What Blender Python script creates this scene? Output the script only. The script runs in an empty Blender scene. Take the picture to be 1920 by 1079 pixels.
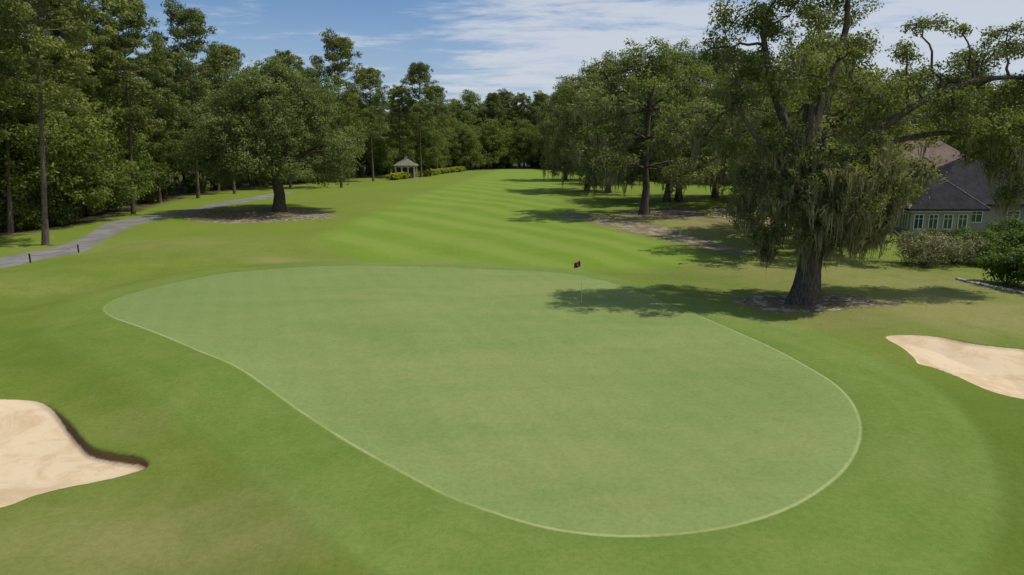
import bpy, math, random
import numpy as np
from mathutils import Vector, Quaternion
random.seed(4); rng=np.random.default_rng(7)
sc=bpy.context.scene
COL=sc.collection
# ---------------------------------------------------------------- camera
CH=8.0; F=1280.0; TH=math.radians(11.9)
cam=bpy.data.cameras.new("camera"); cam.lens=24.0; cam.sensor_width=36; cam.clip_end=6000; cam.clip_start=0.1
co=bpy.data.objects.new("camera",cam); COL.objects.link(co)
co.location=(0,0,CH); co.rotation_euler=(math.radians(90)-TH,0,0); sc.camera=co
sc.view_settings.view_transform='Standard'
# survey helper: photo measurement -> metres on the ground plane
def G(u,v):
    xc=(u-960)/F; yc=-(v-539.5)/F
    dy=math.cos(TH)+yc*math.sin(TH); dz=-math.sin(TH)+yc*math.cos(TH)
    t=-CH/dz
    return (xc*t,dy*t)
# ---------------------------------------------------------------- light
EL=math.radians(61); PHI=math.radians(5)
S=Vector((math.cos(EL)*math.cos(PHI),math.cos(EL)*math.sin(PHI),math.sin(EL)))
sl=bpy.data.lights.new("sun",'SUN'); sl.energy=3.6; sl.angle=math.radians(0.55); sl.color=(1,0.94,0.82)
so=bpy.data.objects.new("sun",sl); COL.objects.link(so); so.rotation_euler=S.to_track_quat('Z','Y').to_euler(); so.location=(40,10,60)
# ---------------------------------------------------------------- node helpers
class NT:
    def __init__(s,nt): s.nt=nt; nt.nodes.clear()
    def n(s,t,**k):
        nd=s.nt.nodes.new(t)
        for a,b in k.items(): setattr(nd,a,b)
        return nd
    def put(s,sock,v):
        if isinstance(v,bpy.types.NodeSocket): s.nt.links.new(v,sock)
        elif isinstance(v,(tuple,list)) and len(v)==3 and sock.type=='RGBA': sock.default_value=(*v,1)
        else: sock.default_value=v
    def mix(s,f,a,b,mode='MIX'):
        m=s.n('ShaderNodeMix',data_type='RGBA',blend_type=mode)
        s.put(m.inputs[0],f); s.put(m.inputs[6],a); s.put(m.inputs[7],b); return m.outputs[2]
    def math(s,op,a,b=0.0,c=0.0,clamp=False):
        m=s.n('ShaderNodeMath',operation=op,use_clamp=clamp)
        s.put(m.inputs[0],a); s.put(m.inputs[1],b); s.put(m.inputs[2],c); return m.outputs[0]
    def noise(s,vec,scale,detail=3.0,rough=0.55,dist=0.0):
        m=s.n('ShaderNodeTexNoise'); s.put(m.inputs['Vector'],vec); m.inputs['Scale'].default_value=scale
        m.inputs['Detail'].default_value=detail; m.inputs['Roughness'].default_value=rough; m.inputs['Distortion'].default_value=dist
        return m.outputs['Fac']
    def ss(s,v,a,b,lo=0.0,hi=1.0):
        m=s.n('ShaderNodeMapRange',interpolation_type='SMOOTHSTEP')
        s.put(m.inputs[0],v); s.put(m.inputs[1],a); s.put(m.inputs[2],b); s.put(m.inputs[3],lo); s.put(m.inputs[4],hi); return m.outputs[0]
    def attr(s,name):
        m=s.n('ShaderNodeAttribute',attribute_name=name); return m.outputs['Fac']
    def mapping(s,vec,scale=(1,1,1),rot=(0,0,0)):
        m=s.n('ShaderNodeMapping'); s.put(m.inputs[0],vec); m.inputs['Scale'].default_value=scale; m.inputs['Rotation'].default_value=rot; return m.outputs[0]
def newmat(name):
    m=bpy.data.materials.new(name); m.use_nodes=True; return m,NT(m.node_tree)
def finish(T,col,rough=0.8,bump=None,bs=0.3,bd=0.05,spec=0.3):
    o=T.n('ShaderNodeOutputMaterial'); p=T.n('ShaderNodeBsdfPrincipled')
    T.put(p.inputs['Base Color'],col); T.put(p.inputs['Roughness'],rough); p.inputs['Specular IOR Level'].default_value=spec
    if bump is not None:
        b=T.n('ShaderNodeBump'); b.inputs['Strength'].default_value=bs; b.inputs['Distance'].default_value=bd
        T.put(b.inputs['Height'],bump); T.nt.links.new(b.outputs[0],p.inputs['Normal'])
    T.nt.links.new(p.outputs[0],o.inputs[0])
# ---------------------------------------------------------------- world
w=bpy.data.worlds.new("World"); sc.world=w; w.use_nodes=True
T=NT(w.node_tree)
sky=T.n('ShaderNodeTexSky',sky_type='NISHITA'); sky.sun_disc=False; sky.sun_elevation=EL; sky.sun_rotation=math.radians(90)-PHI
sky.air_density=1.0; sky.dust_density=0.6; sky.ozone_density=3.0
tc=T.n('ShaderNodeTexCoord').outputs['Generated']
sep=T.n('ShaderNodeSeparateXYZ'); T.put(sep.inputs[0],tc)
zz=T.math('ADD',T.math('MAXIMUM',sep.outputs[2],0.0),0.06)
cx=T.math('DIVIDE',sep.outputs[0],zz); cy=T.math('DIVIDE',sep.outputs[1],zz)
cmb=T.n('ShaderNodeCombineXYZ'); T.put(cmb.inputs[0],cx); T.put(cmb.inputs[1],cy)
n1=T.noise(cmb.outputs[0],0.55,8,0.62,0.4)
n2=T.noise(T.mapping(cmb.outputs[0],(0.6,1.0,1),(0,0,0.35)),1.9,9,0.68,0.3)
nn=T.math('ADD',T.math('MULTIPLY',n1,0.5),T.math('MULTIPLY',n2,0.5))
bias=T.ss(sep.outputs[0],-0.25,0.10,-0.05,0.10)
cm=T.ss(T.math('ADD',nn,bias),0.46,0.62)
haze=T.ss(sep.outputs[2],0.0,0.20,0.80,0.0)
skyc=T.mix(1.0,sky.outputs[0],(0.72,0.84,1.0),'MULTIPLY')
skyc=T.mix(haze,skyc,(4.2,5.2,6.7))
skyc=T.mix(T.math('MULTIPLY',cm,0.85),skyc,(6.2,6.6,7.3))
bg=T.n('ShaderNodeBackground'); T.put(bg.inputs[0],skyc); bg.inputs[1].default_value=0.1
T.nt.links.new(bg.outputs[0],T.n('ShaderNodeOutputWorld').inputs[0])
# ---------------------------------------------------------------- survey outlines
def smooth(pts,k=5,closed=True):
    P=np.array(pts,float); n=len(P); out=[]
    rngi=range(n) if closed else range(n-1)
    for i in rngi:
        if closed: p0,p1,p2,p3=P[i-1],P[i],P[(i+1)%n],P[(i+2)%n]
        else: p0,p1,p2,p3=P[max(i-1,0)],P[i],P[i+1],P[min(i+2,n-1)]
        for j in range(k):
            t=j/k
            out.append(0.5*((2*p1)+(-p0+p2)*t+(2*p0-5*p1+4*p2-p3)*t*t+(-p0+3*p1-3*p2+p3)*t**3))
    return np.array(out)
def poly(px,k=5): return smooth([G(*p) for p in px],k)
green=poly([(193,577),(215,560),(270,541),(340,525),(430,510),(520,503),(620,499),(740,500),(860,504),(960,507),(1040,511),(1120,522),(1200,545),(1260,570),(1310,592),(1380,624),(1450,655),(1510,688),(1560,720),(1595,755),(1613,795),(1610,835),(1585,880),(1540,920),(1480,955),(1400,982),(1310,998),(1210,1005),(1110,1001),(1010,985),(910,955),(830,925),(740,877),(650,825),(560,768),(470,712),(400,675),(330,640),(260,612),(213,594)],4)
collar=poly([(1130,512),(1260,545),(1450,590),(1600,645),(1740,720),(1830,800),(1880,900),(1870,1000),(1800,1100),(1600,1230),(1200,1290),(900,1200),(640,1040),(520,920),(400,815),(250,715),(130,645),(95,590),(190,538),(400,500),(640,488),(900,493),(1020,500)],4)
fair=poly([(605,455),(650,425),(720,392),(800,363),(870,340),(925,322),(960,315),(1010,317),(1045,332),(1050,365),(1070,395),(1130,425),(1230,450),(1330,478),(1280,497),(1150,505),(1000,503),(850,492),(700,480)],4)
bunkL=poly([(0,742),(60,742),(95,752),(125,776),(150,803),(172,822),(215,832),(258,838),(276,848),(268,858),(232,870),(180,884),(120,900),(60,920),(0,945),(-120,965),(-260,900),(-300,820),(-200,765),(-80,747)],6)
bunkR=poly([(1660,629),(1700,628),(1770,634),(1830,644),(1880,648),(1950,655),(2040,680),(2060,720),(2000,752),(1920,742),(1870,731),(1835,718),(1800,702),(1755,686),(1722,678),(1712,665),(1690,647)],5)
path=poly([(-120,497),(0,483),(60,470),(130,453),(165,438),(200,422),(260,409),(330,395),(400,382),(460,372),(505,364),(545,360),(545,362),(512,369),(468,378),(412,389),(342,404),(268,421),(220,437),(190,452),(150,470),(70,488),(0,503),(-120,520)],3)
mulchA=poly([(345,403),(400,395),(500,392),(600,396),(630,404),(612,411),(540,413),(440,417),(360,415)],3)
mulchB=poly([(1370,552),(1440,546),(1560,553),(1640,566),(1700,574),(1660,581),(1600,582),(1500,577),(1420,571)],3)
mulchC=poly([(1150,400),(1210,391),(1280,390),(1320,398),(1310,414),(1230,414)],3)
mulchD=poly([(1330,392),(1410,384),(1460,390),(1470,414),(1400,420),(1340,408)],3)
sandy=poly([(1030,403),(1100,401),(1180,414),(1260,429),(1340,450),(1422,466),(1408,478),(1320,466),(1230,447),(1150,431),(1080,414)],3)
EDGE=[(-80,30),(-58,44),(-47,58),(-44,70),(-48,82),(-50,96),(-52,112),(-47,132),(-40,150),(-36,172),(-22,198),(-11,222),(2,232),(16,226),(24,205),(26,180),(30,160),(42,140),(60,125),(85,112),(120,100)]
woods=np.array(EDGE+[(400,200),(400,700),(-400,700),(-400,-60),(-120,-20)],float)
def sdf(P,poly):
    d=np.full(len(P),1e18); ins=np.zeros(len(P),bool); x,y=P[:,0],P[:,1]; n=len(poly)
    for i in range(n):
        a=poly[i]; b=poly[(i+1)%n]; e=b-a; L=e@e
        if L<1e-12: continue
        wx=x-a[0]; wy=y-a[1]; t=np.clip((wx*e[0]+wy*e[1])/L,0,1)
        dx=wx-e[0]*t; dy=wy-e[1]*t; d=np.minimum(d,dx*dx+dy*dy)
        c=((a[1]>y)!=(b[1]>y))
        if a[1]!=b[1]:
            xi=(b[0]-a[0])*(y-a[1])/(b[1]-a[1])+a[0]; ins^=(c&(x<xi))
    d=np.sqrt(d); return np.where(ins,-d,d)
def sst(x,a,b):
    t=np.clip((x-a)/(b-a),0,1); return t*t*(3-2*t)
def gau(P,u,v,rx,ry):
    cx,cy=G(u,v); return np.exp(-(((P[:,0]-cx)/rx)**2+((P[:,1]-cy)/ry)**2))
def lipf(P): return np.clip(1.4*gau(P,180,808,3.2,2.8)+0.35*gau(P,1740,684,1.5,1.2)+0.38*gau(P,1860,641,3.2,1.6),0,1)
def height(P,sg,sb):
    x,y=P[:,0],P[:,1]
    near=1-sst(np.hypot(x,y-30),60,120)
    z=0.16*np.sin(x*0.23+1.0+0.05*y)*np.sin(y*0.19+0.6)+0.07*np.sin(x*0.55+y*0.31)*np.sin(y*0.47-x*0.2+2)
    k=sst(sg,-3,4)*0.85+0.15
    z=z*k*near
    z+=0.18*np.exp(-((y-28.5-0.08*x+0.8*np.sin(x*0.3))/1.9)**2)*sst(-sg,0,4)*sst(x,-14,-4)
    z+=0.10*np.exp(-((x+3+0.25*(y-22))/2.4)**2)*sst(-sg,0,3)
    z+=0.28*np.exp(-(((x+12.5)/4)**2+((y-22.5)/2.6)**2))
    z+=0.22*np.exp(-(((x-19)/4)**2+((y-30)/2.2)**2))
    z+=-0.42*np.exp(-(((sg-5)/2.8)**2))*sst(-x,2,10)*near
    z+=-0.20*np.exp(-(((sg-5)/2.5)**2))*sst(x,6,12)*near
    L=lipf(P)
    z=z+L*0.10*(np.exp(-(sb/0.7)**2)*(sb>0)+(sb<=0))
    z=z-sst(-sb,-0.03,0.16)*(0.03+0.31*L)-sst(-sb,0.05,2.6)*(0.42-0.18*L)
    return z
def hz(x,y):
    P=np.array([[x,y]],float)
    return float(height(P,sdf(P,green),np.minimum(sdf(P,bunkL),sdf(P,bunkR)))[0])
def axis(segs,gl,gr,grow=1.09):
    a=[]
    for s,e,d in segs: a+=list(np.arange(s,e-1e-6,d))
    a.append(segs[-1][1]); lo=[];x=a[0];d=segs[0][2]
    while x>gl: d*=grow; x-=d; lo.append(x)
    hi=[];x=a[-1];d=segs[-1][2]
    while x<gr: d*=grow; x+=d; hi.append(x)
    return np.array(lo[::-1]+a+hi)
xs=axis([(-40,-20,0.4),(-20,-8.5,0.065),(-8.5,13.5,0.25),(13.5,24,0.085),(24,38,0.4)],-2500,2500)
ys=axis([(2,12,0.3),(12,22,0.065),(22,29.5,0.085),(29.5,60,0.25)],-300,3000,1.045)
X,Y=np.meshgrid(xs,ys); P=np.stack([X.ravel(),Y.ravel()],1)
A={}
A['s_green']=sdf(P,green); A['s_collar']=sdf(P,collar); A['s_fair']=sdf(P,fair)
sbl=sdf(P,bunkL); sbr=sdf(P,bunkR); A['s_bunk']=np.minimum(sbl,sbr); A['s_path']=sdf(P,path)
A['s_mulch']=np.minimum.reduce([sdf(P,mulchA),sdf(P,mulchB),sdf(P,mulchC)+0.2,sdf(P,mulchD)+0.2]); A['s_sandy']=sdf(P,sandy); A['s_woods']=sdf(P,woods); A['lip']=lipf(P)
def gs(u,v,rx,ry,a=1.0): return a*gau(P,u,v,rx,ry)
A['dry']=np.clip(gs(1700,540,9,7,0.85)+gs(1850,600,6,3,0.9)+gs(1450,500,7,4,0.5)+gs(1500,600,4,1.5,0.4)+gs(540,480,4,1.2,0.9)+gs(790,491,5,1.0,0.9)+gs(300,460,12,4,0.5)+gs(50,530,8,3,0.3)+gs(300,960,4,2.0,0.5)+gs(230,780,3,2,0.3)+gs(1300,420,10,12,0.9)+gs(60,1050,3,2,0.4)+gs(1740,880,1.2,1.5,0.5)+gs(1200,470,6,2,0.2)+gs(420,1000,2,1.2,0.3),0,1)
A['deep']=np.clip(gs(1910,800,4.5,5,0.9)+gs(1950,1000,3,3,0.9)+gs(330,700,3.5,2.2,0.5)+gs(180,640,4,2.5,0.4)+gs(560,850,2.2,1.5,0.4)+gs(220,800,2,1.2,0.4)+gs(0,600,5,3,0.2),0,1)
Z=height(P,A['s_green'],A['s_bunk'])
Zg=Z.reshape(X.shape); gy,gx=np.gradient(Zg,ys,xs)
NV=np.stack([-gx.ravel(),-gy.ravel(),np.ones(len(Z))],1); NV/=np.linalg.norm(NV,axis=1)[:,None]
V3=np.column_stack([P,Z]); nx=len(xs); ny=len(ys)
I=(np.arange(ny-1)[:,None]*nx+np.arange(nx-1)[None,:]).ravel()
Q=np.stack([I,I+1,I+nx+1,I+nx],1)
def mesh_np(name,verts,quads,mats,smoothit=True,mi=None):
    me=bpy.data.meshes.new(name); n=len(quads); k=quads.shape[1]
    me.vertices.add(len(verts)); me.vertices.foreach_set("co",verts.astype(np.float32).ravel())
    me.loops.add(n*k); me.loops.foreach_set("vertex_index",quads.astype(np.int32).ravel())
    me.polygons.add(n); me.polygons.foreach_set("loop_start",(np.arange(n)*k).astype(np.int32))
    try: me.polygons.foreach_set("loop_total",np.full(n,k,np.int32))
    except Exception: pass
    me.polygons.foreach_set("use_smooth",np.full(n,smoothit))
    if mi is not None: me.polygons.foreach_set("material_index",mi.astype(np.int32))
    for m in mats: me.materials.append(m)
    me.update(calc_edges=True); return me
def obj(name,me,parent=None,loc=None,label=None,cat=None,kind=None,group=None):
    o=bpy.data.objects.new(name,me); COL.objects.link(o)
    if parent: o.parent=parent
    if loc is not None: o.location=loc
    if label: o["label"]=label
    if cat: o["category"]=cat
    if kind: o["kind"]=kind
    if group: o["group"]=group
    return o
# ---------------------------------------------------------------- turf / sand / path material
tm,T=newmat("turf")
pos=T.n('ShaderNodeNewGeometry').outputs['Position']
big=T.noise(pos,0.09,4,0.6,0.5); mid=T.noise(pos,0.5,6,0.68,0.4); fine=T.noise(pos,7.0,4,0.7); vf=T.noise(pos,42.0,3,0.7); m2=T.noise(pos,1.7,5,0.7,0.5)
sg=T.attr('s_green'); scol=T.attr('s_collar'); sf=T.attr('s_fair'); sb=T.attr('s_bunk'); sp=T.attr('s_path'); sm=T.attr('s_mulch'); sd=T.attr('s_sandy'); sw=T.attr('s_woods'); dry=T.attr('dry'); lp_=T.attr('lip'); deep=T.attr('deep')
sx=T.n('ShaderNodeSeparateXYZ'); T.put(sx.inputs[0],pos)
rough=T.mix(T.ss(big,0.38,0.62),(0.106,0.160,0.020),(0.140,0.192,0.028))
rough=T.mix(T.math('MULTIPLY',T.ss(sx.outputs[1],38.0,60.0),0.6),rough,(0.155,0.216,0.028))
rough=T.mix(T.math('MULTIPLY',T.ss(sx.outputs[1],20.0,12.0),0.6),rough,(0.120,0.150,0.027))
rough=T.mix(T.math('MULTIPLY',T.ss(mid,0.40,0.68),0.5),rough,(0.176,0.198,0.048))
rough=T.mix(T.math('MULTIPLY',T.ss(m2,0.42,0.30),0.4),rough,(0.080,0.132,0.015))
rough=T.mix(T.math('MULTIPLY',deep,0.7),rough,(0.082,0.136,0.015))
dm=T.math('MULTIPLY',dry,T.ss(mid,0.25,0.6,0.4,1.0))
rough=T.mix(T.math('MULTIPLY',dm,0.9,clamp=True),rough,(0.230,0.220,0.084))
# fairway with soft, gently curved diagonal mowing stripes
st=T.math('ADD',T.math('MULTIPLY',sx.outputs[0],0.86),T.math('MULTIPLY',sx.outputs[1],0.50))
st=T.math('ADD',st,T.math('MULTIPLY',T.math('MULTIPLY',sx.outputs[0],sx.outputs[0]),0.012))
st=T.math('SINE',T.math('MULTIPLY',T.math('ADD',st,T.math('MULTIPLY',big,3.0)),1.25))
stf=T.ss(T.math('ADD',st,T.math('MULTIPLY',T.math('SUBTRACT',mid,0.5),2.0)),-0.9,0.9)
fw=T.mix(stf,(0.140,0.224,0.022),(0.178,0.256,0.040))
fw=T.mix(T.math('MULTIPLY',T.ss(mid,0.4,0.7),0.4),fw,(0.19,0.242,0.046))
c=T.mix(T.ss(T.math('ADD',sf,T.math('MULTIPLY',mid,5.0)),4.2,0.8),rough,fw)
# collar
ccol=T.mix(T.ss(mid,0.35,0.7),(0.126,0.196,0.038),(0.160,0.224,0.052))
ccol=T.mix(T.math('MULTIPLY',T.ss(m2,0.48,0.72),0.4),ccol,(0.20,0.236,0.068))
ccol=T.mix(T.math('MULTIPLY',dm,0.7,clamp=True),ccol,(0.22,0.235,0.085))
ccol=T.mix(T.math('MULTIPLY',deep,0.3),ccol,(0.095,0.165,0.025))
# faint curved mowing passes that follow the green's outline
cp=T.math('SINE',T.math('MULTIPLY',sg,5.2))
ccol=T.mix(T.ss(cp,-0.6,0.6,0.0,0.10),ccol,(0.19,0.27,0.07))
c=T.mix(T.ss(T.math('ADD',scol,T.math('MULTIPLY',mid,0.7)),T.ss(sx.outputs[0],-14.0,2.0,1.2,0.70),0.10,0.0,T.ss(sx.outputs[0],-18.0,0.0,0.5,0.88)),c,ccol)
edge=T.math('MULTIPLY',T.ss(T.math('ADD',scol,T.math('MULTIPLY',mid,0.5)),0.0,0.25),T.ss(T.math('ADD',scol,T.math('MULTIPLY',mid,0.5)),0.7,0.35))
c=T.mix(T.math('MULTIPLY',edge,T.ss(sx.outputs[1],24.0,16.0,0.0,0.18)),c,(0.085,0.125,0.018))
# putting green
gb=T.noise(T.mapping(pos,(0.6,1.6,1),(0,0,0.15)),0.16,5,0.6,0.8)
gc=T.mix(T.ss(gb,0.32,0.68),(0.163,0.226,0.068),(0.200,0.251,0.082))
gc=T.mix(T.math('MULTIPLY',T.ss(T.noise(T.mapping(pos,(0.6,1.5,1)),0.55,7,0.72,0.6),0.43,0.72),0.45),gc,(0.232,0.253,0.086))
gc=T.mix(T.math('MULTIPLY',T.ss(sx.outputs[0],-4.0,-20.0),0.35),gc,(0.150,0.216,0.078))
gc=T.mix(T.math('MULTIPLY',T.ss(m2,0.52,0.36),0.25),gc,(0.135,0.202,0.055))
ms=T.math('SINE',T.math('MULTIPLY',T.math('ADD',T.math('MULTIPLY',sx.outputs[0],0.93),T.math('MULTIPLY',sx.outputs[1],0.36)),5.2))
gc=T.mix(T.ss(ms,-0.5,0.5,0.0,0.08),gc,(0.24,0.30,0.115))
gc=T.mix(T.math('MULTIPLY',T.ss(sg,-1.4,-0.3),T.ss(sx.outputs[1],34.0,26.0,0.0,0.35)),gc,(0.19,0.268,0.088))
mask_g=T.ss(sg,0.05,-0.05)
c=T.mix(T.ss(sg,0.8,0.05,0,0.35),c,(0.108,0.170,0.030))
c=T.mix(mask_g,c,gc)
line=T.math('MULTIPLY',T.ss(sg,-0.09,-0.03),T.ss(sg,0.05,0.0))
lf=T.math('MULTIPLY',T.ss(T.noise(pos,0.22,3),0.32,0.58,0.2,0.75),T.ss(sx.outputs[1],36.0,30.0,0.10,1.0))
c=T.mix(T.math('MULTIPLY',line,lf),c,(0.34,0.37,0.17))
# fine variation
c=T.mix(T.ss(fine,0.3,0.75,0.0,0.50),c,T.mix(1.0,c,(0.62,0.66,0.5),'MULTIPLY'))
c=T.mix(T.ss(vf,0.35,0.7,0.0,0.45),c,T.mix(1.0,c,(1.5,1.45,1.4),'MULTIPLY'))
# litter, bare sandy earth
mn=T.noise(pos,0.8,6,0.75,0.5)
lit=T.mix(T.ss(fine,0.35,0.65),(0.085,0.062,0.040),(0.19,0.145,0.098))
lit=T.mix(T.ss(T.noise(pos,2.2,4,0.7),0.48,0.62),lit,(0.40,0.35,0.28))
lit=T.mix(T.ss(m2,0.45,0.35,0,0.6),lit,(0.14,0.15,0.045))
c=T.mix(T.ss(T.math('ADD',sm,T.math('MULTIPLY',mn,2.6)),1.9,0.6,0,0.9),c,lit)
san=T.mix(T.ss(mn,0.42,0.62),(0.16,0.12,0.075),(0.36,0.315,0.25))
san=T.mix(T.ss(T.noise(pos,0.6,4,0.7,0.8),0.50,0.60),san,(0.17,0.18,0.06))
c=T.mix(T.ss(T.math('ADD',sd,T.math('MULTIPLY',mn,5.0)),3.0,1.4,0,0.92),c,san)
strawm=T.math('MULTIPLY',T.ss(T.noise(pos,0.28,5,0.7,0.6),0.47,0.57),T.ss(dry,0.3,0.65,0,0.75))
strawm=T.math('MULTIPLY',strawm,T.ss(sx.outputs[1],50.0,60.0))
c=T.mix(strawm,c,(0.17,0.125,0.08))
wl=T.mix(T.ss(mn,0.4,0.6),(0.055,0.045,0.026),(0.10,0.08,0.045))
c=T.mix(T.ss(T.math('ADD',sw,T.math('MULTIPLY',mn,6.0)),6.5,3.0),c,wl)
# path
ac=T.mix(T.ss(mid,0.3,0.7),(0.15,0.145,0.138),(0.23,0.222,0.21))
c=T.mix(T.ss(T.math('ADD',sp,T.math('MULTIPLY',fine,0.5)),0.38,0.12),c,ac)
# bunker: dirt lip and sand
rb=T.math('ADD',sb,T.math('MULTIPLY',T.math('SUBTRACT',T.noise(pos,3.0,3,0.6),0.5),0.05))
sandc=T.mix(T.ss(T.noise(pos,0.7,5,0.65,0.8),0.42,0.62),(0.600,0.480,0.325),(0.51,0.37,0.22))
sandc=T.mix(T.ss(T.noise(pos,30,3,0.8),0.4,0.7,0,0.35),sandc,(0.70,0.585,0.43))
dirtm=T.math('MULTIPLY',T.ss(rb,0.01,-0.02),T.ss(lp_,0.25,0.6))
msand=T.ss(rb,T.math('MULTIPLY',lp_,-0.08),T.math('SUBTRACT',T.math('MULTIPLY',lp_,-0.08),0.03))
c=T.mix(dirtm,c,(0.115,0.078,0.034))
c=T.mix(msand,c,sandc)
bh=T.math('ADD',T.math('MULTIPLY',fine,0.6),T.math('MULTIPLY',vf,0.35))
bh=T.math('MULTIPLY',bh,T.ss(sg,0.0,0.15,0.35,1.0))
bh=T.math('MULTIPLY',bh,T.math('SUBTRACT',1.0,T.math('MULTIPLY',msand,0.6)))
finish(T,c,0.85,bh,0.6,0.06,0.12)
# split the sheet by use
fc=lambda k:A[k][Q].mean(1)
fg=fc('s_green')<0; fbL=sbl[Q].mean(1)<-0.02; fbR=sbr[Q].mean(1)<-0.02; fp=(fc('s_path')<0)&~fg
rest=~(fg|fbL|fbR|fp)
def terrain(name,mask):
    q=Q[mask]; u,inv=np.unique(q.ravel(),return_inverse=True)
    me=mesh_np(name,V3[u],inv.reshape(-1,4),[tm])
    for k in A:
        a=me.attributes.new(k,'FLOAT','POINT'); a.data.foreach_set("value",A[k][u].astype(np.float32))
    me.normals_split_custom_set_from_vertices(NV[u].tolist())
    return me
obj("ground",terrain("ground",rest),kind="structure")
for nm,mk in (("putting_green",fg),("sand_bunker",fbL),("sand_bunker.001",fbR),("cart_path",fp)):
    obj(nm,terrain(nm,mk),kind="structure")
# ---------------------------------------------------------------- vegetation materials
def leafmat(name,dark,lite,trans=0.25):
    m,T=newmat(name)
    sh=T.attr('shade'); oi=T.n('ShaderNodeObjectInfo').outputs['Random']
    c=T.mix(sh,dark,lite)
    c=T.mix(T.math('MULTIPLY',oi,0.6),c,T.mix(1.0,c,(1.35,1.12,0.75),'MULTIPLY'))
    o=T.n('ShaderNodeOutputMaterial'); p=T.n('ShaderNodeBsdfPrincipled'); T.put(p.inputs['Base Color'],c)
    p.inputs['Roughness'].default_value=0.6; p.inputs['Specular IOR Level'].default_value=0.2
    t=T.n('ShaderNodeBsdfTranslucent'); T.put(t.inputs[0],T.mix(1.0,c,(1.4,1.45,0.6),'MULTIPLY'))
    mx=T.n('ShaderNodeMixShader'); mx.inputs[0].default_value=trans
    T.nt.links.new(p.outputs[0],mx.inputs[1]); T.nt.links.new(t.outputs[0],mx.inputs[2]); T.nt.links.new(mx.outputs[0],o.inputs[0])
    return m
def simplemat(name,ca,cb,scale=6,rough=0.8,bump=0.3,stretch=(1,1,1),spec=0.3):
    m,T=newmat(name); v=T.mapping(T.n('ShaderNodeTexCoord').outputs['Object'],stretch)
    n=T.noise(v,scale,5,0.7); finish(T,T.mix(T.ss(n,0.35,0.65),ca,cb),rough,n,bump,0.05,spec); return m
M_oak=leafmat("oak_leaves",(0.068,0.095,0.034),(0.185,0.228,0.080),0.34)
M_oakl=leafmat("light_oak_leaves",(0.082,0.112,0.040),(0.215,0.265,0.095),0.36)
M_forest=leafmat("forest_leaves",(0.070,0.105,0.030),(0.195,0.252,0.072),0.36)
M_pine=leafmat("pine_needles",(0.076,0.104,0.036),(0.190,0.230,0.076),0.28)
M_bush=leafmat("bush_leaves",(0.04,0.08,0.016),(0.13,0.19,0.04))
M_olive=leafmat("olive_bush_leaves",(0.12,0.13,0.08),(0.27,0.275,0.185))
M_hedge=leafmat("hedge_leaves",(0.14,0.18,0.02),(0.36,0.40,0.06))
M_moss=leafmat("spanish_moss",(0.110,0.120,0.088),(0.245,0.255,0.20),0.3)
M_bark=simplemat("oak_bark",(0.045,0.036,0.026),(0.135,0.112,0.085),4,0.9,0.9,(3,3,0.6))
M_pbark=simplemat("pine_bark",(0.07,0.052,0.040),(0.17,0.13,0.10),4,0.9,0.8,(3,3,0.7))
# ---------------------------------------------------------------- tree builders
def nrm(a): return a/np.maximum(np.linalg.norm(a,axis=-1,keepdims=True),1e-9)
def leaf_mesh(name,C,Nn,size,shade,mat,aspect=0.55,jit=0.35):
    n=len(C); r=nrm(rng.normal(size=(n,3))); t=nrm(np.cross(Nn,r)); b=np.cross(Nn,t)
    s=(size*(1+jit*(rng.random(n)*2-1)))[:,None]
    Vv=np.stack([C-t*s*0.5,C-b*s*0.5*aspect+t*s*0.08,C+t*s*0.5,C+b*s*0.5*aspect+t*s*0.08],1).reshape(-1,3)
    q=np.arange(n*4).reshape(-1,4)
    me=mesh_np(name,Vv,q,[mat],False)
    a=me.attributes.new('shade','FLOAT','FACE'); a.data.foreach_set("value",np.clip(shade,0,1).astype(np.float32))
    return me
def blob_clumps(blobs,dens,cr):
    C=[];R=[]
    for (x,y,z,rx,ry,rz) in blobs:
        area=4*math.pi*((rx*ry)**1.6+(rx*rz)**1.6+(ry*rz)**1.6)**(1/1.6)/3**(1/1.6)
        n=max(4,int(area*dens)); d=nrm(rng.normal(size=(n,3))); r=0.45+0.6*rng.random((n,1))
        C.append(np.array([x,y,z])+d*r*np.array([rx,ry,rz])); R.append(cr*(0.6+0.8*rng.random(n)))
    return np.concatenate(C),np.concatenate(R)
def clump_leaves(C,R,per,up=0.35,squash=0.7,spread=0.7):
    n=len(C); k=np.maximum(3,(per*(R/np.mean(R))**2).astype(int)); idx=np.repeat(np.arange(n),k); m=len(idx)
    d=nrm(rng.normal(size=(m,3))+np.array([0,0,0.25])); r=(rng.random(m)**0.45)[:,None]*R[idx][:,None]
    P=C[idx]+d*r*np.array([1,1,squash]); N=nrm(d*0.7+rng.normal(size=(m,3))*spread*0.6+np.array([0,0,up]))
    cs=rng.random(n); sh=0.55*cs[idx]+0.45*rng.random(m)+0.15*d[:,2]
    return P,N,sh
class TB:
    def __init__(s): s.v=[];s.f=[]
    def tube(s,pts,rad,n=7,flare=None):
        pts=[Vector(p) for p in pts]; b=len(s.v)
        for i,p in enumerate(pts):
            t=(pts[min(i+1,len(pts)-1)]-pts[max(i-1,0)]).normalized()
            a=t.cross(Vector((0.13,1,0.05))).normalized(); c=t.cross(a)
            for j in range(n):
                g=2*math.pi*j/n; r=rad[i]
                if flare: r*=1+flare[i]*(0.5+0.5*math.sin(g*5+i*0.25))+0.04*math.sin(g*3+i)
                s.v.append(p+a*math.cos(g)*r+c*math.sin(g)*r)
        for i in range(len(pts)-1):
            for j in range(n):
                k=b+i*n; s.f.append((k+j,k+(j+1)%n,k+n+(j+1)%n,k+n+j))
    def mesh(s,name,mat):
        return mesh_np(name,np.array([tuple(v) for v in s.v]),np.array(s.f),[mat])
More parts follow.
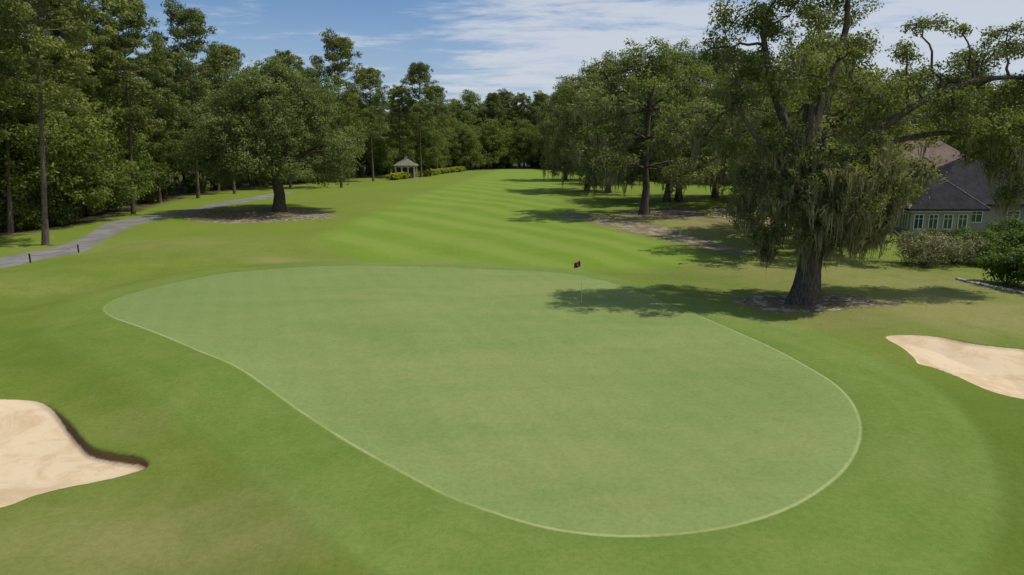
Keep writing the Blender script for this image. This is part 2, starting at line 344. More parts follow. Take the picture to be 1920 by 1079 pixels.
def bez(a,b,sag=0.2,wob=0.3,n=6):
    a=Vector(a);b=Vector(b);L=(b-a).length; c=(a+b)/2+Vector((0,0,L*sag)); out=[]
    for i in range(n+1):
        t=i/n; p=a*(1-t)**2+c*2*t*(1-t)+b*t*t
        if 0<i<n: p=p+Vector(rng.normal(size=3))*wob*0.12*min(L,5)/2
        out.append(p)
    return out
def moss_mesh(name,starts,Lmin,Lmax,per=12,wid=0.03,rad=0.16):
    V=[];Fq=[];sh=[]
    for s in starts:
        cs=rng.random(); LB=Lmin+(Lmax-Lmin)*rng.random()**2; rb_=rad*(0.6+0.8*rng.random())
        for k in range(per):
            o=rng.normal(size=3)*np.array([1,1,0.4])*rb_; p=np.array(s)+o
            L=LB*max(0.25,1-0.45*math.hypot(o[0],o[1])/rb_)*(0.7+0.4*rng.random())
            seg=3; a=rng.random()*math.pi; wv=np.array([math.cos(a),math.sin(a),0])*wid*(0.5+rng.random()); b=len(V)
            for i in range(seg+1):
                t=i/seg; q=p-np.array([o[0],o[1],0])*0.6*t+np.array([0,0,-L*t])+rng.normal(size=3)*np.array([0.07,0.07,0])*t
                ww=wv*(1.0-0.9*t*t)*(0.6+0.8*rng.random()); V.append(q-ww); V.append(q+ww)
            for i in range(seg): Fq.append((b+2*i,b+2*i+1,b+2*i+3,b+2*i+2)); sh.append(0.5*cs+0.5*rng.random())
    me=mesh_np(name,np.array(V),np.array(Fq),[M_moss],False)
    a=me.attributes.new('shade','FLOAT','FACE'); a.data.foreach_set("value",np.array(sh,dtype=np.float32)); return me
def oak_parts(blobs,trunk,trad,leaf,dens,cr,per,moss=0,mossL=(0.6,2.2),mosswid=0.07,flare=None,fork=None,twigs=5,trn=14,mat=M_oak,mrad=0.16,mper=12,limb=(0.05,0.028),primary=(),extra=None):
    tb=TB(); tb.tube(trunk,trad,trn,flare)
    C,R=blob_clumps(blobs,dens,cr)
    forks=[Vector(p) for p in (fork or trunk[-3:])]
    for (pl,ra,rb__) in primary:
        sp_=smooth(pl,3,False); sp_=np.vstack([sp_,np.array(pl[-1])[None]])
        tb.tube([tuple(q) for q in sp_],list(np.linspace(ra,rb__,len(sp_))),10); forks+=[Vector(q) for q in sp_[2:]]
    for b in blobs:
        c=Vector(b[:3]); f=min(forks,key=lambda q:(q-c).length+random.random()*0.5); L=(c-f).length
        r0=min(trad[-1]*0.85,limb[0]+L*limb[1])
        tb.tube(bez(f,c,0.10,0.5,7),list(np.linspace(r0,r0*0.35,8)),7)
        dd=np.linalg.norm((C-np.array(b[:3]))/np.array(b[3:]),axis=1); near=np.where(dd<1.15)[0]
        if len(near):
            for i in rng.choice(near,min(twigs,len(near)),replace=False):
                tb.tube(bez(c,C[i],0.05,0.6,3),[r0*0.35,r0*0.25,r0*0.18,0.015],4)
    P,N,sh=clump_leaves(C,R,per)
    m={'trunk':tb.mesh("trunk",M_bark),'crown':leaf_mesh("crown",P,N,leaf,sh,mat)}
    if moss:
        low=C[np.argsort(C[:,2]+rng.normal(size=len(C))*2.2)[:int(len(C)*0.6)]]
        st=low[rng.choice(len(low),min(moss,len(low)),replace=moss>len(low))]-np.array([0,0,cr*0.3])
        if extra is not None:
            sel=C[(np.abs(C[:,0]-0.6)<4.6)&(C[:,2]<8.5)&(C[:,1]<2.5)]; st=np.vstack([st,sel[rng.choice(len(sel),extra)]-np.array([0,0.25,cr*0.2])])
        m['spanish_moss']=moss_mesh("spanish_moss",st,mossL[0],mossL[1],mper,mosswid,mrad)
    return m
def dome(n,rx,ry,z0,z1,br,seed=0,low=0.0):
    r=random.Random(seed); out=[]
    for i in range(n):
        t=(i+0.5)/n; zf=t; a=i*2.399+r.random()*0.8
        prof=math.sqrt(max(0.0,1-(max(zf-0.25,0)/0.8)**2))*(0.8+0.2*min(1,zf*4))
        q=0.45+0.4*r.random() if zf<0.85 else 0.2*r.random()
        b=br*(0.75+0.55*r.random())
        out.append((math.cos(a)*rx*prof*q,math.sin(a)*ry*prof*q,z0+(z1-z0)*zf-b*0.2*zf,b,b,b*0.72))
    return out
def pine_parts(H=24,start=0.45,nb=34,spread=3.2,seed=1,leaf=0.37,per=72,bend=0.4):
    r=random.Random(seed); tb=TB(); bx=r.uniform(-bend,bend); by=r.uniform(-bend,bend)
    tp=lambda t:(bx*math.sin(t*2.6),by*math.sin(t*3.1),H*t)
    tb.tube([tp(i/10) for i in range(11)],[0.23*(1-0.80*(i/10))+ (0.07 if i==0 else 0) for i in range(11)],9)
    C=[];R=[]
    for i in range(nb):
        t=start+(1-start)*((i+r.random()*0.6)/nb)**0.85; a=i*2.4+r.random()
        k=(t-start)/(1-start); L=spread*(0.45+0.75*math.sin(math.pi*min(1,0.25+0.74*k)))*(0.55+0.6*r.random())
        if k>0.92: L*=0.7
        p0=Vector(tp(min(t,0.995))); p1=p0+Vector((math.cos(a)*L,math.sin(a)*L,L*(0.05+0.35*k)))
        tb.tube(bez(p0,p1,0.05,0.4,4),[0.07,0.055,0.045,0.03,0.02],5)
        for j in range(5):
            u=0.38+0.7*r.random(); q=p0.lerp(p1,u)+Vector((r.gauss(0,0.65),r.gauss(0,0.65),r.gauss(0.15,0.4)))
            C.append(tuple(q)); R.append(0.8*(0.6+0.7*r.random()))
    for j in range(8): C.append((tp(1)[0]+r.gauss(0,0.9),tp(1)[1]+r.gauss(0,0.9),H-0.25*j)); R.append(0.9)
    for j in range(7):
        t=r.uniform(0.2,start); p0=Vector(tp(t)); a=r.random()*6.28
        tb.tube([p0,p0+Vector((math.cos(a)*0.9,math.sin(a)*0.9,0.1))],[0.04,0.015],4)
    P,N,sh=clump_leaves(np.array(C),np.array(R),per,0.25,0.65,1.0)
    return {'trunk':tb.mesh("trunk",M_pbark),'crown':leaf_mesh("crown",P,N,leaf,sh,M_pine,0.35)}
def place(kind,parts,x,y,s=1.0,rot=None,label="",cat="tree",group=None,sz=None,tilt=0,lean=None):
    e=obj(kind,None,None,(x,y,hz(x,y)-0.05),label,cat,None,group); e.empty_display_size=0.5
    if lean is not None: e.rotation_euler=(0,lean,0)
    else: e.rotation_euler=(random.uniform(-tilt,tilt),random.uniform(-tilt,tilt),random.random()*6.28 if rot is None else rot)
    e.scale=(s,s,s if sz is None else sz)
    for k,m in parts.items():
        obj(k,m,e)
    return e
# ---------------------------------------------------------------- the great oak
S1=0.0278
def LP(u,v,dy,ru,rv,rd): return ((u-1512)*S1,dy+0.9,(562-v)*S1*0.985,ru*S1,rd,rv*S1)
gb=[LP(1450,40,0,76,46,2.3),LP(1560,10,1.5,66,46,2.1),LP(1500,-70,0,90,55,2.6),LP(1420,-30,-1,70,46,2.1),LP(1390,115,0.5,54,40,1.9),
LP(1358,180,-1,44,36,1.6),LP(1362,45,1,46,34,1.5),LP(1440,150,-2.5,58,44,1.7),LP(1500,210,2.5,65,48,1.9),LP(1585,190,-1.5,54,40,1.7),LP(1535,110,-2,44,32,1.5),LP(1620,240,0.8,46,36,1.5),
LP(1430,265,-1.5,50,46,1.6),LP(1510,300,-3,54,44,1.5),LP(1585,290,-2,56,46,1.7),LP(1635,305,0.5,40,44,1.5),LP(1455,355,-1.5,46,44,1.4),LP(1550,370,-2.2,54,44,1.3),
LP(1625,375,-0.8,46,42,1.3),LP(1436,425,0.0,36,32,1.1),LP(1598,420,-0.8,46,34,1.1),LP(1500,395,1.8,46,40,1.3),LP(1390,250,2,40,42,1.5),LP(1645,220,1.0,32,32,1.2),LP(1450,455,0.6,30,22,0.9),
LP(1500,350,-3.2,44,36,1.1),LP(1490,420,-2.2,38,30,0.9),LP(1545,430,-1.8,34,26,0.9),LP(1648,425,0.4,32,32,1.0),LP(1400,390,1.0,28,38,1.1),LP(1570,335,1.5,56,42,1.3),LP(1660,350,-0.4,26,34,1.1),LP(1412,330,0.2,36,44,1.2),
LP(1600,85,2.0,32,22,1.2),LP(1690,60,0,36,18,1.0),LP(1655,105,-0.5,30,18,0.9),LP(1745,140,0.5,48,26,1.3),LP(1735,200,-1,46,26,1.5),LP(1820,105,0.8,56,24,1.6),LP(1815,175,1.2,58,30,1.8),LP(1800,235,-1.0,46,24,1.4),
LP(1900,90,0.3,48,24,1.6),LP(1905,165,0.8,54,32,1.8),LP(1870,235,-0.5,56,34,1.7),LP(1890,305,0.5,44,32,1.3),LP(1850,275,0.6,42,24,1.1),LP(1960,300,0.5,45,40,1.5),LP(1990,200,0.5,55,50,2.0),LP(1325,90,1.0,34,24,1.2),LP(1330,250,1.5,32,26,1.1),LP(1680,150,0.2,32,24,1.1),LP(1925,350,0.8,38,34,1.3),LP(1770,60,0.3,26,12,0.8),LP(1850,60,0.5,30,14,0.9)]
bx,by=G(1512,562)
tr=[(-0.10,0,-0.2),(-0.07,0,0.35),(-0.04,0,0.9),(0.0,0,1.7),(0.03,0,2.7),(0.0,0.05,3.8),(-0.1,0.1,5.0),(-0.4,0.1,6.6),(-0.7,0.0,8.2),(-0.7,0,10.0)]
prim=[([(0.0,0.05,3.8),(1.2,0.3,6.0),(2.6,0.6,8.2),(4.6,0.7,9.8),(7.0,0.9,11.0),(9.6,0.9,11.4),(12,1.0,11.2)],0.30,0.07),
([(-0.1,0.1,5.0),(1.5,0.8,7.0),(3.6,1.2,8.0),(6.2,1.4,8.6),(8.8,1.3,8.6),(11,1.2,7.8)],0.24,0.06),
([(-0.4,0.1,6.6),(-1.6,0,8.6),(-2.6,0.2,11),(-3.2,0.3,13.5)],0.30,0.12),([(-0.7,0,8.2),(0.4,0.6,11),(1.2,1.0,14),(0.8,1,17)],0.28,0.08),([(-0.1,0.1,5.0),(-1.8,-0.6,6.6),(-3.4,-1,8.2),(-4.6,-0.5,10)],0.2,0.08)]
gp=oak_parts(gb,tr,[0.94,0.76,0.64,0.57,0.55,0.54,0.50,0.42,0.34,0.25],0.150,1.45,0.50,58,moss=480,mossL=(0.4,2.3),mosswid=0.030,flare=[0.20,0.15,0.12,0.08,0.05,0.04,0,0,0,0],fork=tr[5:],twigs=9,trn=24,mrad=0.24,mper=18,limb=(0.035,0.016),primary=prim,extra=380)
place("live_oak_tree",gp,bx,by,1.0,0.0,"huge live oak draped in spanish moss beside the putting green")
# ---------------------------------------------------------------- left oak
lp=oak_parts(dome(40,10.2,9.5,4.2,16.6,2.6,3),[(0,0,-0.2),(0,0,0.8),(0.1,0,2.0),(-0.1,0,3.4),(0.2,0,5.5),(0,0,8)],[0.95,0.72,0.62,0.6,0.4,0.25],0.25,0.62,0.82,48,moss=30,mossL=(0.4,1.3),mosswid=0.04,flare=[0.2,0.1,0.05,0,0,0],fork=[(0.1,0,2.4),(-0.1,0,3.4),(0.2,0,5.5)],mat=M_oakl)
x,y=G(533,397); place("live_oak_tree",lp,x-0.5,y,1.0,0.4,"broad dense live oak on brown mulch beside the cart path")
# ---------------------------------------------------------------- mossy oaks
mo=[oak_parts(dome(30,8.8,8,3.7,17.0,2.1,11),[(0,0,-0.2),(0.05,0,1.2),(0.2,0,3),(0.1,0.2,5),(0,0,8),(0.2,0,11)],[0.55,0.38,0.34,0.30,0.24,0.16],0.24,0.50,0.66,38,moss=300,mossL=(0.6,2.6),mosswid=0.045,flare=[0.2,0.1,0,0,0,0],mrad=0.32,mper=14,mat=M_oakl),
    oak_parts(dome(28,7.8,8,3.4,16.0,2.0,23),[(0,0,-0.2),(-0.1,0,1.2),(-0.4,0,3),(-0.2,0.2,5),(0,0,8),(0.2,0,10.5)],[0.52,0.36,0.32,0.29,0.24,0.16],0.24,0.50,0.64,38,moss=300,mossL=(0.6,2.6),mosswid=0.045,flare=[0.2,0.1,0,0,0,0],mrad=0.32,mper=14,mat=M_oakl)]
for (u,v,k,s,r,sz) in [(1207,402,0,1.22,0.5,1.08),(1250,380,1,1.1,2.0,1.15),(1272,378,0,1.15,4.0,1.2),(1402,392,1,1.2,1.0,1.15),(1100,358,1,1.1,3.0,1.3),(1140,362,0,1.05,5.0,1.25),(1340,372,0,1.1,2.6,1.25),(1060,338,0,1.0,1.1,1.25),(1500,380,1,1.05,3.3,1.1),(1180,345,1,1.1,0.9,1.3),(1500,440,0,1.0,2.2,1.0),(1524,474,1,1.05,0.7,0.9),(1120,338,1,1.1,0.3,1.25)]:  # nearest oak, hidden behind the great oak, is added to shadow the fairway
    x,y=G(u,v); place("live_oak_tree",mo[k],x,y,s,r,"live oak hung with grey spanish moss on sandy ground",group="mossy oaks beside the fairway",sz=sz)
# ---------------------------------------------------------------- forest kinds
pines=[pine_parts(24,0.38,48,3.9,1),pine_parts(24,0.44,46,4.1,2,bend=0.15),pine_parts(23,0.32,50,3.8,5)]
fo=[oak_parts(dome(22,5.4,5.2,3.2,15.5,2.3,31),[(0,0,-0.2),(0.1,0,2),(0,0.1,5),(0.2,0,9),(0,0,13)],[0.30,0.23,0.20,0.16,0.1],0.30,0.50,0.8,36,mat=M_forest,trn=8,twigs=2),
    oak_parts(dome(22,4.8,5.2,5.0,18.0,2.2,37),[(0,0,-0.2),(0.1,0,2),(0.2,0.1,6),(0.1,0,11),(0,0,15)],[0.26,0.20,0.18,0.15,0.1],0.30,0.50,0.8,36,mat=M_forest,trn=8,twigs=2),
    oak_parts(dome(18,6.0,6,2.0,12.0,2.4,41),[(0,0,-0.2),(0.1,0,2),(0,0.1,4),(0.2,0,7),(0,0,10)],[0.30,0.23,0.20,0.16,0.1],0.30,0.50,0.8,36,mat=M_forest,trn=8,twigs=2)]
PL="tall loblolly pine with bare trunk at the wood's edge"; FL="leafy hardwood tree in the dense wood"
for (u,Yd,H,k) in [(85,56,25,1),(172,77,22,0),(250,80,23.5,1),(372,102,26,1),(440,112,22.5,0),(545,125,24,2),(640,128,26,1),(790,168,26,0),(20,62,23,2),(300,95,20,2),(700,150,23,0),(130,74,23,0),(220,88,22,2),(410,120,22,2),(590,140,22,0),(750,172,22,2),(820,195,23,0),(925,236,24,0),(975,240,25,2),(1010,238,24,1),(945,244,25,1)]:
    x=(u-960)/F*(Yd*math.cos(TH)+CH*math.sin(TH))
    place("pine_tree",pines[k],x,Yd,0.5*(H/24)+0.5,None,PL,group="pines at the wood's edge",sz=H/24,tilt=0.0,lean=0.085 if u<100 else (0.05 if u<300 else 0.015))
E=[Vector(p) for p in EDGE]
def along(d):
    for i in range(len(E)-1):
        L=(E[i+1]-E[i]).length
        if d<=L: t=(E[i+1]-E[i])/L; return E[i]+t*d, Vector((-t.y,t.x))
        d-=L
    return None,None
tot=sum((E[i+1]-E[i]).length for i in range(len(E)-1))
for row,(off,step) in enumerate([(3.5,6.0),(10,6.0),(18,6.8)]):
    d=random.random()*3
    while d<tot:
        p,nv=along(d); d+=step*random.uniform(0.8,1.2)
        if p is None: break
        q=p+nv*(off+random.uniform(-2,2))
        if q.y<25 or (q.x>75 and row>1) or q.x>105: continue
        r=random.random(); right=q.x>22; far=q.y>190; left=q.x<-20
        if r<(0.15 if row==0 else 0.36) and not ((right or far) and row==0):
            k=random.randrange(3); s=random.uniform(0.78,0.95)*(0.9 if right or far else 1)
            place("pine_tree",pines[k],q.x,q.y,s,None,PL,group="pines at the wood's edge",sz=s*random.uniform(0.95,1.05),tilt=0.012)
        else:
            k=random.choice(([2] if far else ([0,0,1,2,2] if left else [0,1,2,2])) if row==0 else [0,1,1]); s=random.uniform(0.95,1.2)
            place("hardwood_tree",fo[k],q.x,q.y,s,None,FL,group="hardwoods of the surrounding wood")
for x in range(-32,44,6):
    k=random.choice([0,1,1]); place("hardwood_tree",fo[k],x+random.uniform(-1.5,1.5),250+random.uniform(-5,5),random.uniform(1.25,1.45),None,FL,group="hardwoods of the surrounding wood")
for (x,y) in ((-7,224),(-2,228),(4,229),(9,228),(14,226),(18,218),(21,206),(-14,213)):
    place("hardwood_tree",fo[2],x,y,random.uniform(0.95,1.2),None,FL,group="hardwoods of the surrounding wood")
place("hardwood_tree",fo[1],-20.5,173,0.72,None,"slender leafy hardwood added to shade the small pavilion",group="hardwoods of the surrounding wood")  # extra tree, added for the shade it throws on the pavilion
for (x,y,k,s) in [(60,92,1,1.0),(72,84,0,1.05),(52,98,0,1.0),(82,76,1,1.0),(66,80,2,1.0),(44,100,1,0.9),(95,84,0,1.1),(36,104,0,.95),(54,58.5,0,1.0)]:  # last tree is added outside the view to shade the house
    place("hardwood_tree",fo[k],x,y,s,None,"leafy hardwood tree beside the house",group="hardwoods around the house")
# ---------------------------------------------------------------- bushes
def bush_parts(w,h,leaf,mat,n=9,seed=3):
    r=random.Random(seed); bl=[]
    for i in range(n):
        a=r.random()*6.28; q=r.random()**0.5*0.6
        b=w*0.28*(0.8+0.4*r.random()); bl.append((math.cos(a)*w*0.5*q,math.sin(a)*w*0.5*q,h*(0.35+0.3*r.random()*(1-q)),b,b,h*0.36))
    C,R=blob_clumps(bl,7.0/(w*w)*2.6,w*0.09); P,N,sh=clump_leaves(C,R,38,0.4,0.9)
    P[:,2]=np.abs(P[:,2]); tb=TB()
    for i in range(5):
        a=i*1.3; tb.tube([(0,0,-0.1),(math.cos(a)*w*0.12,math.sin(a)*w*0.12,h*0.3),(math.cos(a)*w*0.25,math.sin(a)*w*0.25,h*0.6)],[0.04,0.03,0.015],5)
    return {'trunk':tb.mesh("trunk",M_bark),'crown':leaf_mesh("crown",P,N,leaf,sh,mat)}
B1=bush_parts(3.2,1.9,0.13,M_bush,9,3); B2=bush_parts(3.6,2.2,0.12,M_olive,10,5); B3=bush_parts(2.6,1.3,0.2,M_hedge,8,8); B4=bush_parts(5,3.6,0.26,M_forest,10,9)
def pb(parts,u,v,s,label,group=None,nm="bush"):
    x,y=G(u,v); place(nm,parts,x,y,s,None,label,"bush",group)
pb(B2,1728,498,1.15,"pale olive green rounded shrub beside the house"); pb(B2,1788,496,1.05,"pale olive green rounded shrub beside the house")
for (u,v,s) in [(1845,497,1.1),(1885,532,1.2),(1945,544,1.5),(1875,490,1.3),(1950,500,1.6),(1750,452,0.6),(1700,458,0.55),(1920,470,1.5),(1835,478,1.1),(1800,470,1.0),(1885,462,1.2)]: pb(B1,u,v,s,"glossy dark green garden shrub by the house",group="garden shrubs by the house")
for i in range(15):
    t=i/14; u=735+130*t; v=338-16*t; pb(B3,u,v,1.15+0.15*random.random(),"yellow green clipped shrub in a row by the pavilion",group="yellow green shrubs by the pavilion")
d=4
while d<tot:
    p,nv=along(d); d+=random.uniform(3.5,7)
    if p is None: break
    q=p+nv*random.uniform(0.5,4)
    if q.y<40 or q.x>60: continue
    place("bush",B4,q.x,q.y,random.uniform(0.65,1.15),None,"dark understory shrub at the edge of the wood","bush","understory shrubs of the wood")
# ---------------------------------------------------------------- box helper
def bm_boxes(name,boxes,mat):
    V=[];Fq=[]
    for (x0,x1,y0,y1,z0,z1) in boxes:
        b=len(V); V+=[(x0,y0,z0),(x1,y0,z0),(x1,y1,z0),(x0,y1,z0),(x0,y0,z1),(x1,y0,z1),(x1,y1,z1),(x0,y1,z1)]
        Fq+=[(b,b+3,b+2,b+1),(b+4,b+5,b+6,b+7),(b,b+1,b+5,b+4),(b+1,b+2,b+6,b+5),(b+2,b+3,b+7,b+6),(b+3,b,b+4,b+7)]
    return mesh_np(name,np.array(V,float),np.array(Fq),[mat],False)
def pymesh(name,V,Fc,mat):
    me=bpy.data.meshes.new(name); me.from_pydata(V,[],Fc); me.materials.append(mat); me.update(); return me
def hiproof(name,x0,x1,y0,y1,z0,z1,mat,th=0.16,inset=None):
    w=min(x1-x0,y1-y0)/2
    if x1-x0>=y1-y0: a=(x0+w,(y0+y1)/2,z1); b=(x1-w+0.001,(y0+y1)/2,z1)
    else: a=((x0+x1)/2,y0+w,z1); b=((x0+x1)/2,y1-w,z1)
    V=[(x0,y0,z0),(x1,y0,z0),(x1,y1,z0),(x0,y1,z0),(x0,y0,z0-th),(x1,y0,z0-th),(x1,y1,z0-th),(x0,y1,z0-th),a,b]
    Fc=[(4,7,6,5),(0,4,5,1),(1,5,6,2),(2,6,7,3),(3,7,4,0)]
    Fc+= [(0,1,9,8),(1,2,9),(2,3,8,9),(3,0,8)] if x1-x0>=y1-y0 else [(0,1,8),(1,2,9,8),(2,3,9),(3,0,8,9)]
    return pymesh(name,V,Fc,mat)
def shingle(name,ca,cb):
    m,T=newmat(name); tcn=T.n('ShaderNodeTexCoord').outputs['Object']; sx=T.n('ShaderNodeSeparateXYZ'); T.put(sx.inputs[0],tcn)
    n=T.noise(tcn,1.2,5,0.7); n2=T.noise(tcn,9,3,0.7)
    row=T.math('FRACT',T.math('MULTIPLY',sx.outputs[2],7.0))
    c=T.mix(T.ss(n,0.3,0.7),ca,cb); c=T.mix(T.ss(n2,0.35,0.7,0,0.5),c,T.mix(1.0,c,(0.6,0.6,0.6),'MULTIPLY'))
    c=T.mix(T.ss(row,0.2,0.0,0,0.5),c,T.mix(1.0,c,(0.4,0.4,0.4),'MULTIPLY'))
    finish(T,c,0.95,row,0.3,0.03,0.08); return m
M_roofd=shingle("dark_shingles",(0.026,0.026,0.033),(0.047,0.046,0.054)); M_roofb=shingle("brown_shingles",(0.17,0.115,0.10),(0.25,0.185,0.165)); M_rooft=shingle("tan_shingles",(0.19,0.17,0.145),(0.26,0.235,0.20))
M_white=simplemat("white_paint",(0.60,0.60,0.58),(0.72,0.72,0.70),3,0.5,0.05)
M_stucco=simplemat("beige_stucco",(0.26,0.24,0.21),(0.34,0.31,0.27),8,0.9,0.2)
M_opshade=simplemat("opening_shade",(0.03,0.028,0.025),(0.06,0.055,0.05),3,0.8,0.1)  # near-black colour painted for the shade in the pavilion's openings
M_black=simplemat("black_metal",(0.012,0.012,0.013),(0.03,0.03,0.03),9,0.45,0.05)
M_stone=simplemat("edging_stone",(0.22,0.21,0.19),(0.42,0.40,0.36),4,0.9,0.6)
mg,T=newmat("window_glass"); n=T.noise(T.n('ShaderNodeTexCoord').outputs['Object'],0.8,2); finish(T,T.mix(n,(0.02,0.028,0.035),(0.06,0.075,0.085)),0.08,None,spec=0.6)
# ---------------------------------------------------------------- house
H0=obj("house",None,None,(34.9,60.0,0.0),"low house with steep dark hip roofs and white sunroom windows","house")
obj("wall",bm_boxes("wall",[(0.4,5.8,0.4,6.0,0,2.25),(5.8,18,2.6,12,0,2.45),(4.6,15.5,12.0,20,0,4.0)],M_stucco),H0)
obj("roof",hiproof("roof",-0.2,6.9,-0.2,8.5,2.40,5.6,M_roofd),H0,label="dark hip roof over the sunroom")
obj("roof",hiproof("roof",2.8,18.8,1.9,12.8,2.62,6.5,M_roofd),H0)
obj("roof",hiproof("roof",2.6,16.6,11.2,20.8,4.15,8.3,M_roofb),H0,label="brown shingle roof of the rear wing")
tb=TB()
ap=(3.35,3.36,5.63)
for e_ in ((-0.2,-0.2,2.42),(6.9,-0.2,2.42)): tb.tube([e_,ap],[0.05,0.05],6)
obj("ridge_cap",tb.mesh("ridge_cap",simplemat("ridge_cap",(0.13,0.13,0.13),(0.18,0.18,0.18))),H0)
def window(x,y,wd,hh,z,axis='x'):
    f=0.07
    if axis=='x':
        fr=[(x,x+wd,y-0.08,y-0.003,z,z+f),(x,x+wd,y-0.08,y-0.003,z+hh-f,z+hh),(x,x+f,y-0.08,y-0.003,z+f,z+hh-f),(x+wd-f,x+wd,y-0.08,y-0.003,z+f,z+hh-f),(x+wd/2-0.025,x+wd/2+0.025,y-0.075,y-0.03,z+f,z+hh-f),(x+f,x+wd/2-0.025,y-0.075,y-0.03,z+hh*0.68,z+hh*0.68+0.04),(x+wd/2+0.025,x+wd-f,y-0.075,y-0.03,z+hh*0.68,z+hh*0.68+0.04)]
        gl=[(x+f,x+wd-f,y-0.03,y-0.005,z+f,z+hh-f)]
    else:
        fr=[(x-0.08,x-0.003,y,y+wd,z,z+f),(x-0.08,x-0.003,y,y+wd,z+hh-f,z+hh),(x-0.08,x-0.003,y,y+f,z+f,z+hh-f),(x-0.08,x-0.003,y+wd-f,y+wd,z+f,z+hh-f),(x-0.075,x-0.03,y+wd/2-0.025,y+wd/2+0.025,z+f,z+hh-f)]
        gl=[(x-0.03,x-0.005,y+f,y+wd-f,z+f,z+hh-f)]
    wo=obj("window",bm_boxes("window",gl,mg),H0); obj("frame",bm_boxes("frame",fr,M_white),wo)
for i in range(4): window(0.66+i*1.3,0.4,0.85,1.35,0.55)
for i in range(4): window(0.4,0.7+i*1.3,0.85,1.35,0.55,'y')
for i in range(3): window(7.0+i*3.4,2.6,1.2,1.1,0.9)
window(4.6,13.5,1.4,1.4,1.6,'y'); window(4.6,17,1.4,1.4,1.6,'y')
obj("fascia",bm_boxes("fascia",[(0.3,5.79,0.3,0.397,2.08,2.24),(0.3,0.397,0.398,6.0,2.08,2.24)],M_white),H0)
# ---------------------------------------------------------------- pavilion
hx,hy=G(762,334); PV=obj("pavilion",None,None,(hx,hy,0),"small white-posted pavilion with grey-tan roof and cupola","pavilion"); PV.scale=(0.84,0.84,0.95)
obj("floor_slab",bm_boxes("floor_slab",[(-3,3,-2.6,2.6,-0.1,0.15)],M_stucco),PV)
obj("wall",bm_boxes("wall",[(-2.4,2.4,-1.9,2.4,0.15,2.7)],M_opshade),PV)  # solid dark block standing in for the shaded open interior
M_post=simplemat("shaded_white_paint",(0.50,0.49,0.46),(0.62,0.60,0.57),3,0.6,0.05)  # white darkened so the colour itself carries the pavilion's shade
pm=bm_boxes("post",[(-0.17,0.17,-0.17,0.17,0.15,2.7),(-0.22,0.22,-0.22,0.22,0.152,0.4),(-0.22,0.22,-0.22,0.22,2.5,2.698)],M_post)
for px_ in (-2.6,-0.9,0.9,2.6):
    for py_ in (-2.3,2.3) if abs(px_)>2 else (-2.3,): obj("post",pm,PV,(px_,py_,0))
obj("beam",bm_boxes("beam",[(-2.8,2.8,-2.5,2.5,2.71,2.95)],M_post),PV)
rf=obj("roof",hiproof("roof",-3.2,3.2,-2.9,2.9,3.13,4.9,M_rooft),PV)
obj("cupola",bm_boxes("cupola",[(-0.4,0.4,-0.4,0.4,4.5,5.1)],M_post),rf); obj("cupola_roof",hiproof("cupola_roof",-0.55,0.55,-0.55,0.55,5.2,5.6,M_rooft,0.08),rf)
# ---------------------------------------------------------------- flagstick
fx,fy=G(1090,566); fz=hz(fx,fy)
FS=obj("golf_flagstick",None,None,(fx,fy,fz),"white golf flagstick with small red and navy flag in the green","golf flag")
tb=TB(); tb.tube([(0,0,-0.1),(0,0,1.2),(-0.09,0,2.15)],[0.011,0.010,0.008],10); obj("pole",tb.mesh("pole",M_white),FS)
tb=TB(); tb.tube([(0,0,0.003),(0,0,0.006)],[0.055,0.045],16); obj("cup",tb.mesh("cup",M_white),FS)
fV=[];fF=[];mi=[];NX,NZ=14,10
for j in range(NZ+1):
    for i in range(NX+1):
        t=i/NX; fV.append((-0.09-0.32*t,0.05*math.sin(t*7+j*0.3)*t,2.13-0.29*j/NZ-0.13*t*t+0.02*math.sin(t*9)))
for j in range(NZ):
    for i in range(NX):
        a=j*(NX+1)+i; fF.append((a,a+1,a+NX+2,a+NX+1)); mi.append(2 if (5<=i<=6 and 5<=j<=6) else (1 if j>=5 or (i<3 and j>=3) else 0))
M_red=simplemat("red_cloth",(0.30,0.010,0.022),(0.38,0.015,0.03),20,0.8,0.1); M_navy=simplemat("navy_cloth",(0.012,0.014,0.05),(0.02,0.022,0.07),20,0.8,0.1)
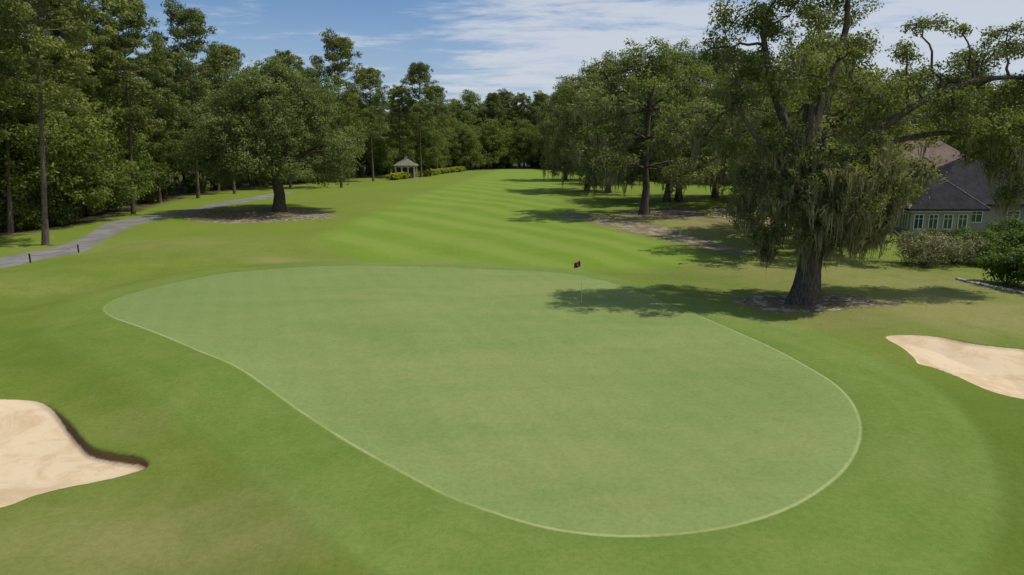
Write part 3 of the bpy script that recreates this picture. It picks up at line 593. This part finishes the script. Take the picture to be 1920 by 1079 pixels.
obj("flag",mesh_np("flag",np.array(fV),np.array(fF),[M_red,M_navy,M_white],True,np.array(mi)),FS)
# ---------------------------------------------------------------- path posts
p1=G(57,492); p2=G(147,470)
M_rope=simplemat("rope",(0.12,0.10,0.07),(0.2,0.17,0.12),20,0.9,0.3)
for i,(x,y) in enumerate((p1,p2)):
    tb=TB(); tb.tube([(0,0,-0.1),(0,0,0.55),(0,0,0.6),(0,0,0.64)],[0.055,0.055,0.075,0.02],12)
    o=obj("rope_post",tb.mesh("rope_post",M_black),None,(x,y,hz(x,y)),"short black post beside the cart path","post",None,"rope posts beside the cart path")
tb=TB(); a=Vector((p1[0],p1[1],0.5)); b=Vector((p2[0],p2[1],0.5))
tb.tube([a.lerp(b,t/10)-Vector((0,0,0.25*math.sin(math.pi*t/10)))-a for t in range(11)],[0.015]*11,6)
obj("barrier_rope",tb.mesh("barrier_rope",M_rope),None,(a.x,a.y,a.z+hz(a.x,a.y)),"thin dark rope slung between two black posts","rope")
# ---------------------------------------------------------------- stone edging
ed=smooth([G(*p) for p in [(1795,527),(1830,537),(1880,548),(1940,558),(2000,562)]],8,False)
V=[];Fq=[]
for i in range(len(ed)):
    p=Vector(ed[i])+Vector((random.uniform(-.05,.05),random.uniform(-.05,.05))); z=hz(p.x,p.y)
    b=len(V); w_,d_,h_=random.uniform(.13,.2),random.uniform(.1,.15),random.uniform(.08,.14)
    for zz_,s_ in ((z-0.05,1),(z+h_*0.7,1.05),(z+h_,0.7)):
        for k in range(8): V.append((p.x+math.cos(k*.785)*w_*s_,p.y+math.sin(k*.785)*d_*s_,zz_))
    for L in range(2):
        for k in range(8): Fq.append((b+L*8+k,b+L*8+(k+1)%8,b+L*8+8+(k+1)%8,b+L*8+8+k))
    Fq.append((b+16,b+17,b+18,b+19)); Fq.append((b+16,b+19,b+20,b+23)); Fq.append((b+20,b+21,b+22,b+23))
o=obj("stone_edging",mesh_np("stone_edging",np.array(V),np.array(Fq),[M_stone]),label="curved row of grey stones edging the garden bed",cat="garden edging")
print("terrain verts",len(V3),"objects",len(bpy.data.objects))
